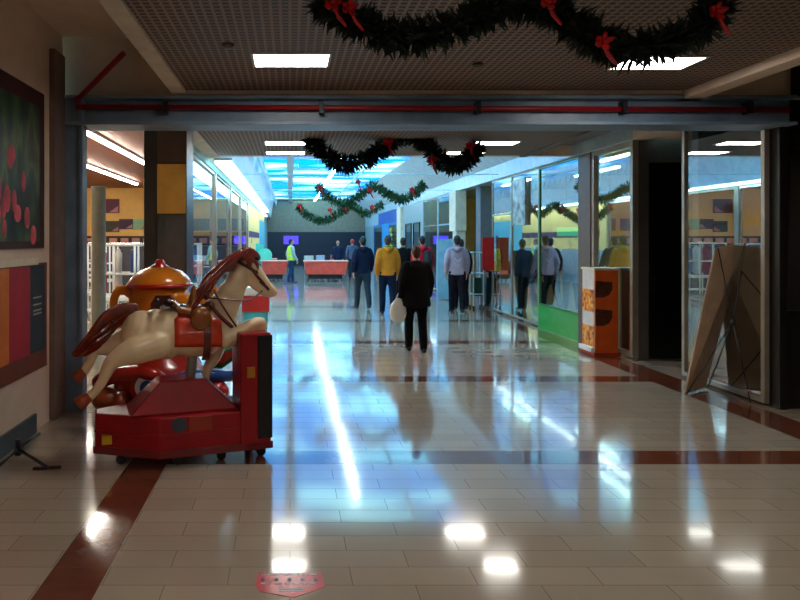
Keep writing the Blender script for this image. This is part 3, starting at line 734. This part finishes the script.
# blue shop lettering in yellow
bm = B(); random.seed(11)
for k in range(6):
    z = .95+k*.22
    for j in range(3):
        y0 = 29.0+random.uniform(0,.6); box(bm, 4.64,4.66, y0, y0+random.uniform(.4,.9), z+j*.06, z+j*.06+.035)
tag(obj('shop_lettering', bm, mat('yellow_letters', (220,210,40), .5)), 'vertical yellow lettering on the blue shop window', 'sign')

# ------------------------------------------------------------------ far end
def counter(name, x0, x1, y, lab):
    t = thing(name, lab, 'counter', ((x0+x1)/2, y, 0), 0, None); h = (x1-x0)/2
    bm = B(); prism(bm, [(-h+.06,.28),(h-.1,.28),(h,.78),(-h,.78)], 'y', -.4, .4); obj('tub', bm, mat('coral_red', (236,84,66), .35), t, bevel=.02)
    boxes_obj('rim', [(-h-.03,h+.03,-.43,.43,.78,.83)], mat('pale_coral', (240,150,130), .4), t, .01)
    boxes_obj('plinth', [(-h+.15,h-.2,-.3,.3,.1,.28)], dm, t)
    for x in (-h+.25, 0, h-.3):
        for y_ in (-.25,.25):
            bm = B(); cyl(bm, (x,y_,0), (x,y_,.12), .03); obj('foot', bm, chrome, t)
    return t
counter('food_counter', P(304,0,25.8).x, P(347,0,25.8).x, 25.8, 'long coral red counter tub right of the high visibility vest walker')
counter('food_counter', P(262,0,25.8).x, P(288,0,25.8).x, 25.8, 'coral red counter tub behind the horse nose, left of the vest walker')
counter('food_counter', P(188,0,26)[0]+2.2, P(216,0,26)[0]+2.4, 28.5, 'coral red counter tub farthest left, seen behind the horse mane')
t = thing('television', 'wall television with a violet picture above the dark shop front', 'television', P(291,240,39.81))
boxes_obj('casing', [(-.5,.5,0,.08,-.3,.3)], black, t); boxes_obj('screen', [(-.46,.46,-.01,0,-.26,.26)], emat('violet_screen', (70,60,230), 1.6), t)
t = thing('turquoise_sign', 'turquoise standing sign with a round disc behind the horse head', 'sign', P(256,0,27).xy.to_3d())
boxes_obj('board', [(-.35,.35,0,.05,.2,1.5)], mat('turquoise_board', (70,200,190), .4), t)  # plain turquoise board colour, not emissive
bm = B(); cyl(bm, (.38,-.03,1.0), (.38,.0,1.0), .3, 28); obj('disc', bm, mat('mint_disc', (110,230,200), .4), t)
boxes_obj('foot', [(-.3,.3,-.2,.25,0,.2)], dm, t)
for i, (px, y, c) in enumerate(((309,28.5,(210,200,190)),(322,29.4,(180,190,200)),(337,29.9,(200,80,60)))):
    t = thing('cafe_chair', 'small chair behind the red counter, %s of the three' % ('leftmost','middle','rightmost')[i], 'chair', (P(px,0,y).x,y,0), .3*i, 'chairs behind the red counter')
    cm = mat('chair_%d' % i, c, .4)
    boxes_obj('seat', [(-.22,.22,-.22,.22,.44,.48)], cm, t, .01); boxes_obj('backrest', [(-.22,.22,.2,.24,.55,.95)], cm, t, .01)
    for sx_ in (-.19,.19):
        for sy_ in (-.19,.21):
            bm = B(); cyl(bm, (sx_,sy_,0), (sx_,sy_,.95 if sy_ > 0 else .44), .014, 8); obj('leg', bm, chrome, t)

# ------------------------------------------------------------------ left store fittings
bm = B(); lathe(bm, [(.13,0),(.11,.05),(.11,2.48),(.125,2.5)], (-3.05,10.2,0), 24)
o = obj('trim_pillar', bm, mat('grey_round_pillar', (120,124,120), .35), None, True); o['kind'] = 'structure'
for i, (px0, px1, y0, y1, c, lab) in enumerate(((100,119,199,213,(96,48,74),'maroon banner sign high on the yellow wall behind the left column'),
        (105,119,221,232,(60,56,44),'dark food picture sign on the yellow wall'),(119,133,219,229,(70,40,80),'purple picture sign on the yellow wall, between dark and green ones'),
        (133,146,219,230,(150,200,160),'pale green sign on the yellow wall next to the dark column'))):
    a = P(px0,y0,23.94); b = P(px1,y1,23.94)
    t = thing('wall_sign', lab, 'sign', (a.x,23.94,b.z))
    boxes_obj('panel', [(0,b.x-a.x,0,.05,0,a.z-b.z)], mat('sign_%d' % i, c, .5), t)
    w_ = b.x-a.x; h_ = a.z-b.z
    bm = B(); prism(bm, [(w_*.5,.03),(w_*.95,.03),(w_*.95,h_*.5)], 'y', -.012, 0); obj('motif', bm, mat('motif_%d' % i, (190,130,140), .5), t)
for i, x in enumerate((-2.2,-3.4,-4.6)):
    t = boxes_obj('purple_banner', [(x-.5,x+.5,23.94,24.0,2.0,2.45)], mat('purple_sign', (80,44,84), .5))
    tag(t, 'purple banner on the yellow back wall, seen in the shop glass', 'sign', 'purple banners in the store')
# menu strip of pink pictures
for i in range(16):
    x = -8.0+i*.42
    t = boxes_obj('menu_picture', [(x,x+.28,23.88,23.92,1.52,1.72)], mat('pink_picture', (214,150,140), .5))
    tag(t, 'small pink picture in the row along the yellow store wall', 'picture', 'row of pink pictures on the store wall')
t = boxes_obj('picture_rail', [(-8.2,-1.7,23.92,24.0,1.45,1.8)], mat('dark_rail', (50,34,30), .5)); tag(t, 'dark band behind the row of pink pictures in the store', 'board')
# racks
cols_ = [(40,60,120),(200,60,50),(230,230,225),(70,80,96),(150,40,60),(220,200,180),(50,90,150),(30,34,44)]
gm = [mat('garment_%d' % i, c, .8) for i, c in enumerate(cols_)]
def rack(x, y, rz, lab):
    t = thing('clothes_rack', lab, 'rack', (x,y,0), rz, 'white racks in the yellow store')
    bm = B()
    for a in (-.6,-.2,.2,.6):
        for b in (-.25,.25): cyl(bm, (a,b,0), (a,b,1.55), .022, 8)
    for z in (.5,1.0,1.55):
        for b in (-.25,.25): cyl(bm, (-.6,b,z), (.6,b,z), .022, 8)
        for a in (-.6,.6): cyl(bm, (a,-.25,z), (a,.25,z), .02, 8)
    obj('frame', bm, white, t, True)
    for z in (.1,.52): boxes_obj('shelf', [(-.6,.6,-.25,.25,z,z+.03)], white, t)
    bm = B(); cyl(bm, (-.6,0,1.58), (.6,0,1.58), .014, 8); obj('hanging_rail', bm, chrome, t)
    return t
ri = 0
spots = [(-3.2,12.5,.1,'white tube rack just inside the store, behind the teapot ride'),(-4.7,14,.0,'white tube rack with folded clothes deeper in the store'),(-2.9,16.2,0,'white tube rack behind the nearest one in the store'),
         (-5.6,18,0,'white tube rack before the yellow back wall'),(-3.4,20,0,'white tube rack farthest in the store'),(-7.0,20.5,0,'white tube rack in the far left of the store')]
for (x, y, rz, lab) in spots:
    rack(x, y, rz, lab)
random.seed(5)
cn = ['navy','red','white','slate grey','wine red','beige','blue','black']
order = ['leftmost','second from left','third from left','rightmost']
for (x, y, rz, lab) in spots:
    for k in range(4):
        gx = x-.45+k*.3; ci = random.randrange(8)
        bm = B(); chain(bm, [(gx,y,1.46),(gx,y,1.38),(gx,y,1.05),(gx,y,.66)], [(.03,.03),(.06,.17),(.05,.16),(.07,.18)], (1,0,0), 12)
        g_ = obj('hanging_garment', bm, gm[ci], None, True)
        tag(g_, '%s garment, %s on the %s' % (cn[ci], order[k], lab.replace('white tube ','').replace(', behind the teapot ride','')), 'clothing', 'garments on the store racks')
        bm = B(); cyl(bm, (gx,y,1.44), (gx,y,1.59), .006, 6); cyl(bm, (gx,y-.2,1.46), (gx,y+.2,1.46), .008, 6); obj('hanger', bm, chrome, g_)

# ------------------------------------------------------------------ garlands
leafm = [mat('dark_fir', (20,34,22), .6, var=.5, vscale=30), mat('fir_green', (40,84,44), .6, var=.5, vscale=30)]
redb = mat('red_bow', (200,24,28), .35, var=.2)
def garland(pts, d, rad, bows, lab, n, top, m, dens=1):
    P3 = [P(x, y, d) for x, y in pts]; path = smoothpath(P3, 8)
    root = thing('garland', lab, 'garland', path[0], 0, None); o0 = path[0]
    bm = B(); random.seed(n)
    L = sum((path[i+1]-path[i]).length for i in range(len(path)-1))
    cnt = int(L*620*dens)
    chain(bm, [p-o0 for p in path[::4]], [rad*.3]*len(path[::4]), (0,1,0), 8)
    for k in range(cnt):
        i = random.randrange(len(path)-1); p = path[i].lerp(path[i+1], random.random())-o0
        t = (path[i+1]-path[i]).normalized()
        dr = Vector((random.gauss(0,1),random.gauss(0,1),random.gauss(0,1))); dr = (dr - dr.dot(t)*t*.6).normalized()
        l = rad*random.uniform(.7,1.25); sd = dr.cross(Vector((random.gauss(0,1),random.gauss(0,1),random.gauss(0,1)))).normalized()*rad*.11
        a = p+dr*rad*.1; b = p+dr*l*.6; e = p+dr*l+t*random.uniform(-.03,.03)
        bm.faces.new([bm.verts.new(v) for v in (a, b-sd, e, b+sd)])
    obj('foliage', bm, m, root)
    for (bx, by) in bows:
        c = P(bx, by, d-.09)-o0; bm = B(); s = rad/.13*(.62 if n == 1 else .8)
        for a in (.3,1.5,2.7,3.6,5.2):
            e1 = Vector((math.cos(a),0,math.sin(a)))
            chain(bm, [c, c+e1*.045*s, c+e1*.065*s+Vector((0,-.02,0))], [(.012*s,.02*s),(.03*s,.034*s),(.02*s,.02*s)], (0,1,0), 8)
        ell(bm, c+Vector((0,-.02,0)), (.025*s,.025*s,.025*s)); chain(bm, [c, c+Vector((.03,0,-.12*s)), c+Vector((.07,0,-.2*s))], [.016*s,.02*s,.014*s], (0,1,0), 6)
        obj('bow', bm, redb, root, True)
    for i in (0, len(path)//2, len(path)-1):
        p = path[i]-o0
        if path[i].z < top-.02:
            bm = B(); cyl(bm, p, (p.x, p.y, top-o0.z), .004, 6); obj('hanging_wire', bm, chrome, root)
    return root
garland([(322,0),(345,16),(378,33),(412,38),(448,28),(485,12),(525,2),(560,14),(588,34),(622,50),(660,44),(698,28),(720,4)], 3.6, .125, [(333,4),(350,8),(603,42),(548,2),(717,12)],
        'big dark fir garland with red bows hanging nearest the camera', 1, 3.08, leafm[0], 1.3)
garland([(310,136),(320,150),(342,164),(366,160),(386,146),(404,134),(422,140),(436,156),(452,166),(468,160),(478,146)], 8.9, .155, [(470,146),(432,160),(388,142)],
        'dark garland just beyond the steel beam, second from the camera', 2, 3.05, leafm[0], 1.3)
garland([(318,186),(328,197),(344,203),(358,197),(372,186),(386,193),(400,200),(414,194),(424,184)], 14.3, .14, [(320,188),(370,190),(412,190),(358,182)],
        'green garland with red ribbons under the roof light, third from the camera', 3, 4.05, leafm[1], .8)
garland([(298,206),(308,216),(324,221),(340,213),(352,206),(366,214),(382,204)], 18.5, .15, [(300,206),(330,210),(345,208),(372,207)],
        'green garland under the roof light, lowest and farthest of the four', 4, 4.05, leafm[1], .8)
bm = B()
for (y, z) in ((14.3,2.98),(18.5,2.95),(22.5,2.95)): cyl(bm, (-1.3,y,z+.14), (4.7,y,z+.14), .012, 6)
o = obj('trim_cable', bm, mat('pale_cable', (210,235,240), .4)); o['kind'] = 'structure'

# ------------------------------------------------------------------ people
skin = mat('skin', (196,140,112), .55)
def person(label, x, y, rz, h, jacket, trousers, hair=(40,26,20), stride=.16, coat=False, hood=False, extra=None, arms=.1, facing=None, cap=None, shoes=(24,22,24), swing=1, bulk=1, name='person', group=None):
    k = h/1.75
    def V(a, b, c): return Vector((a*k, b*k, c*k))
    # joints (figure faces +y)
    hipz = .92-.25*stride**2
    J = {}
    for s, f in ((-1, stride*swing), (1, -stride*swing)):
        J[s] = dict(hip=V(s*.09,0,hipz), knee=V(s*.10,f*.45+.03,.50), ankle=V(s*.10,f,.09+(.05 if f < -.1 else 0)), toe=V(s*.12,f+.16,.04+(-.0 if f >= -.1 else -.0)),
                    sh=V(s*.185,0,1.42), el=V(s*.235,-f*.35-.03,1.15), wr=V(s*.245,-f*.6+.07,.91))
    sk = B()
    # head, neck, trunk, limbs as one surface
    ell(sk, V(0,.01,1.645), (.072*k,.092*k,.105*k)); chain(sk, [V(0,.02,1.60),V(0,.045,1.565)], [(.05*k,.05*k),(.035*k,.03*k)], (1,0,0), 12)
    chain(sk, [V(0,.095,1.655),V(0,.112,1.625)], [.010*k,.015*k], (1,0,0), 8)
    for s in (-1,1): ell(sk, V(s*.075,.0,1.64), (.012*k,.02*k,.03*k), u=8, v=6)
    chain(sk, [V(0,-.005,1.42),V(0,0,1.57)], [(.065*k,.06*k),(.05*k,.052*k)], (1,0,0), 12)
    chain(sk, [V(0,0,.93),V(0,0,1.1),V(0,0,1.3),V(0,0,1.42)], [(.14*k,.09*k),(.12*k,.085*k),(.15*k,.1*k),(.13*k,.075*k)], (1,0,0), 14)
    for s in (-1,1):
        j = J[s]
        chain(sk, [j['hip'],j['knee'],j['ankle']], [.075*k,.05*k,.035*k], (1,0,0), 10)
        chain(sk, [j['ankle'],j['toe']], [.03*k,.025*k], (1,0,0), 8)
        chain(sk, [j['sh'],j['el'],j['wr']], [.05*k,.038*k,.026*k], (1,0,0), 10)
        w0 = j['wr']; pc = w0+V(0,.01,-.07)
        chain(sk, [w0, pc], [(.02*k,.026*k),(.018*k,.038*k)], (1,0,0), 8)
        for q, (fy, fl) in enumerate(((-.027,.055),(-.009,.068),(.010,.065),(.028,.055))):
            b0 = pc+V(0,fy,-.02); chain(sk, [b0, b0+V(-s*.006,.0,-fl*.5), b0+V(-s*.02,.0,-fl)], [.0095*k,.009*k,.008*k], (1,0,0), 6)
        chain(sk, [w0+V(0,.025,-.03), w0+V(-s*.004,.055,-.06), w0+V(-s*.01,.06,-.09)], [.012*k,.011*k,.009*k], (1,0,0), 6)
    body = fuse(name, sk, skin, None, .0105, 1); body.location = (x,y,0); body.rotation_euler = (0,0,rz)
    tag(body, label, 'person', group)
    # trousers
    b = B()
    for s in (-1,1):
        j = J[s]; chain(b, smoothpath([j['hip']+V(0,-.005,.02), (j['hip']+j['knee'])/2+V(0,-.005,0), j['knee'], (j['knee']+j['ankle'])/2+V(0,-.025,0), j['ankle']+V(0,-.01,-.005)],2),
              [.105*k,.1*k,.095*k,.082*k,.075*k,.073*k,.072*k,.066*k,.062*k], (1,0,0), 14)
    chain(b, [V(0,0,.88),V(0,0,1.0)], [(.15*k,.11*k),(.15*k,.1*k)], (1,0,0), 14)
    fuse('trousers', b, mat('cloth_%d_%d_%d' % trousers, trousers, .9, spec=.15, var=.2), body, .015, 2)
    # jacket or coat
    b = B(); hem = .74 if coat else .86
    prof = [V(0,-.005,1.50),V(0,-.01,1.42),V(0,0,1.28),V(0,0,1.1),V(0,0,.98),V(0,0,hem+.03)]
    rad = [(.075*k,.07*k),(.185*k,.105*k),(.20*k,.13*k),(.185*k,.13*k),(.19*k,.135*k),((.215 if coat else .195)*k,(.165 if coat else .14)*k)]
    rad = [(a_*bulk, b_*bulk) for a_, b_ in rad]
    chain(b, prof, rad, (1,0,0), 20, True, .2)
    for s in (-1,1):
        j = J[s]; chain(b, smoothpath([j['sh']+V(-s*.03,0,-.01), (j['sh']+j['el'])/2, j['el'], j['wr']+V(0,0,.02)],2), [q*k*bulk for q in (.08,.078,.072,.068,.064,.056,.05)], (1,0,0), 12)
    jm = mat('cloth_%d_%d_%d' % jacket, jacket, .9, spec=.15, var=.15, bump=.3, bscale=18)
    if hood: chain(b, [V(-.08,-.07,1.47),V(0,-.12,1.44),V(.08,-.07,1.47)], [.05*k,.065*k,.05*k], (0,0,1), 10)
    fuse('coat' if coat else 'jacket', b, jm, body, .014, 2)
    for s in (-1,1):
        j = J[s]; b = B(); chain(b, [j['ankle']+V(0,-.045,-.045), j['ankle']+V(0,.05,-.045), j['toe']+V(0,.0,0)], [(.04*k,.042*k),(.045*k,.04*k),(.042*k,.03*k)], (1,0,0), 10)
        for v in b.verts: v.co.z = max(v.co.z, .002)
        obj('shoe', b, mat('shoe_%d_%d_%d' % shoes, shoes, .5), body, True)
    b = B(); ell(b, V(0,-.018,1.672), (.08*k,.095*k,.098*k)); ell(b, V(0,-.055,1.62), (.068*k,.05*k,.075*k))
    fuse('hair', b, mat('hair_%d_%d_%d' % hair, hair, .6, bump=.4, bscale=90), body, .012, 1)
    for s in (-1,1):
        b = B(); ell(b, V(s*.028,.095,1.652), (.011*k,.006*k,.007*k), u=8, v=6); obj('eye', b, black, body, True)
    if extra: extra(body, k, V, J)
    return body
def scarf(c):
    def f(body, k, V, J):
        b = B(); pts = [V(.085*math.cos(a),.08*math.sin(a)-.005,1.50) for a in [2*PI*i/12 for i in range(13)]]; chain(b, pts, [.035*k]*13, (0,0,1), 8)
        fuse('scarf', b, mat('scarf_%d_%d_%d' % c, c, .8), body, .012, 1)
    return f
def vest(c):
    def f(body, k, V, J):
        b = B(); chain(b, [V(0,0,1.45),V(0,0,1.28),V(0,0,1.1),V(0,0,.92)], [(.17*k,.12*k),(.214*k,.144*k),(.2*k,.145*k),(.21*k,.15*k)], (1,0,0), 20, True, .2)
        v = fuse('safety_vest', b, mat('hi_vis_yellow', (205,255,40), .5), body, .015, 1)
        for z in (1.05,1.2):
            b = B(); chain(b, [V(0,0,z-.02),V(0,0,z+.02)], [(.216*k,.152*k)]*2, (1,0,0), 20, False); obj('reflective_band', b, mat('silver_band', (200,205,205), .3, .3), v, True)
    return f
def emblem(body, k, V, J):
    b = B(); chain(b, [V(-.07,-.138,1.25),V(0,-.142,1.18),V(.07,-.138,1.25)], [(.015*k,.006*k)]*3, (0,0,1), 8); obj('back_print', b, mat('pale_print', (196,200,210), .6), body, True)
def pack(c):
    def f(body, k, V, J):
        b = B(); chain(b, [V(.1,-.15,.98),V(.1,-.17,1.15),V(.1,-.14,1.35)], [(.11*k,.07*k),(.12*k,.085*k),(.09*k,.06*k)], (1,0,0), 14)
        fuse('sleeve_bag', b, mat('bag_black', (20,18,20), .6), body, .015, 1)
    return f
person('short person in a long black coat standing alone on the tiles', 1.86, 9.45, .05, 1.56, (16,15,17), (14,14,16), (74,34,22), .10, coat=True, bulk=1.17)
person('walker in an ochre yellow hooded jacket and dark blue jeans', 2.15, 14.1, 0, 1.74, (206,132,40), (22,34,58), (60,44,36), .14, hood=True, extra=scarf((40,130,60)))
person('walker in a navy hooded jacket left of the yellow jacket', 1.74, 15.3, .1, 1.72, (24,34,58), (44,58,70), (26,24,28), .24, hood=True)
person('walker in black between the yellow and red jackets', 2.86, 16.2, 0, 1.70, (18,18,22), (20,20,26), (30,24,22), .18)
person('walker in a bright red jacket half hidden by the black coat', 3.22, 15.6, 0, 1.74, (196,28,52), (24,24,30), (28,22,20), .14, extra=pack((20,20,20)), hood=True)
person('walker in a pale pink hooded top by the pale blue board', 3.73, 14.3, -.1, 1.74, (178,160,176), (26,24,32), (20,20,26), .12, hood=True, extra=emblem)
person('dark dressed walker just behind the pale pink hooded top', 4.0, 15.0, 0, 1.66, (30,30,44), (24,26,30), (22,20,24), .14)
person('worker in yellow vest in the doorway behind the red sign', 5.0, 15.7, .6, 1.72, (50,60,60), (30,44,50), (50,36,28), .12, extra=vest(0))
person('worker in a yellow safety vest and blue trousers near the red counters', .04, 24.5, -1.2, 1.68, (170,190,190), (36,60,96), (40,32,28), .14, extra=vest(0))
person('person in dark blue standing behind the red counter', 2.12, 28.3, PI, 1.62, (30,40,66), (30,34,44), (70,48,36), .05)
person('person in grey with a red cap far off near the blue shop', 2.65, 27.2, 0, 1.68, (80,90,112), (40,46,58), (190,40,50), .1)
person('added figure in blue grey behind the shop glass, standing in for a reflection', 5.05, 13.6, 0, 1.72, (74,90,116), (44,56,70), (40,36,40), .15)  # added behind the glass in place of a reflected walker
person('added figure in dark coat behind the green framed glass, standing in for a reflection', 5.75, 14.1, .2, 1.7, (54,60,62), (44,48,50), (40,36,34), .22, hood=True)  # reflected dark walker built as an added figure inside the shop
person('added figure in dull red behind the green framed glass, standing in for a reflection', 6.6, 15.0, -.2, 1.7, (120,56,50), (50,52,54), (50,40,36), .2)  # added figure takes the place of a red reflection
# shopping bag carried by the person in black
bx, by = 1.59, 9.42
t = thing('shopping_bag', 'white plastic shopping bag hanging at the black coat', 'bag', (bx,by,.42))
bm = B(); chain(bm, [(0,0,.06),(0,0,.15),(0,0,.28),(0,0,.36)], [(.10,.05),(.13,.07),(.11,.05),(.04,.02)], (1,0,0), 14); fuse('sack', bm, mat('bag_white', (222,220,215), .5, bump=.6, bscale=20), t, .012, 1)
bm = B(); chain(bm, smoothpath([(-.03,0,.36),(.01,0,.45),(.06,0,.46),(.05,0,.36)],3), [.008]*10, (0,1,0), 6); obj('handle', bm, mat('bag_white'), t, True)
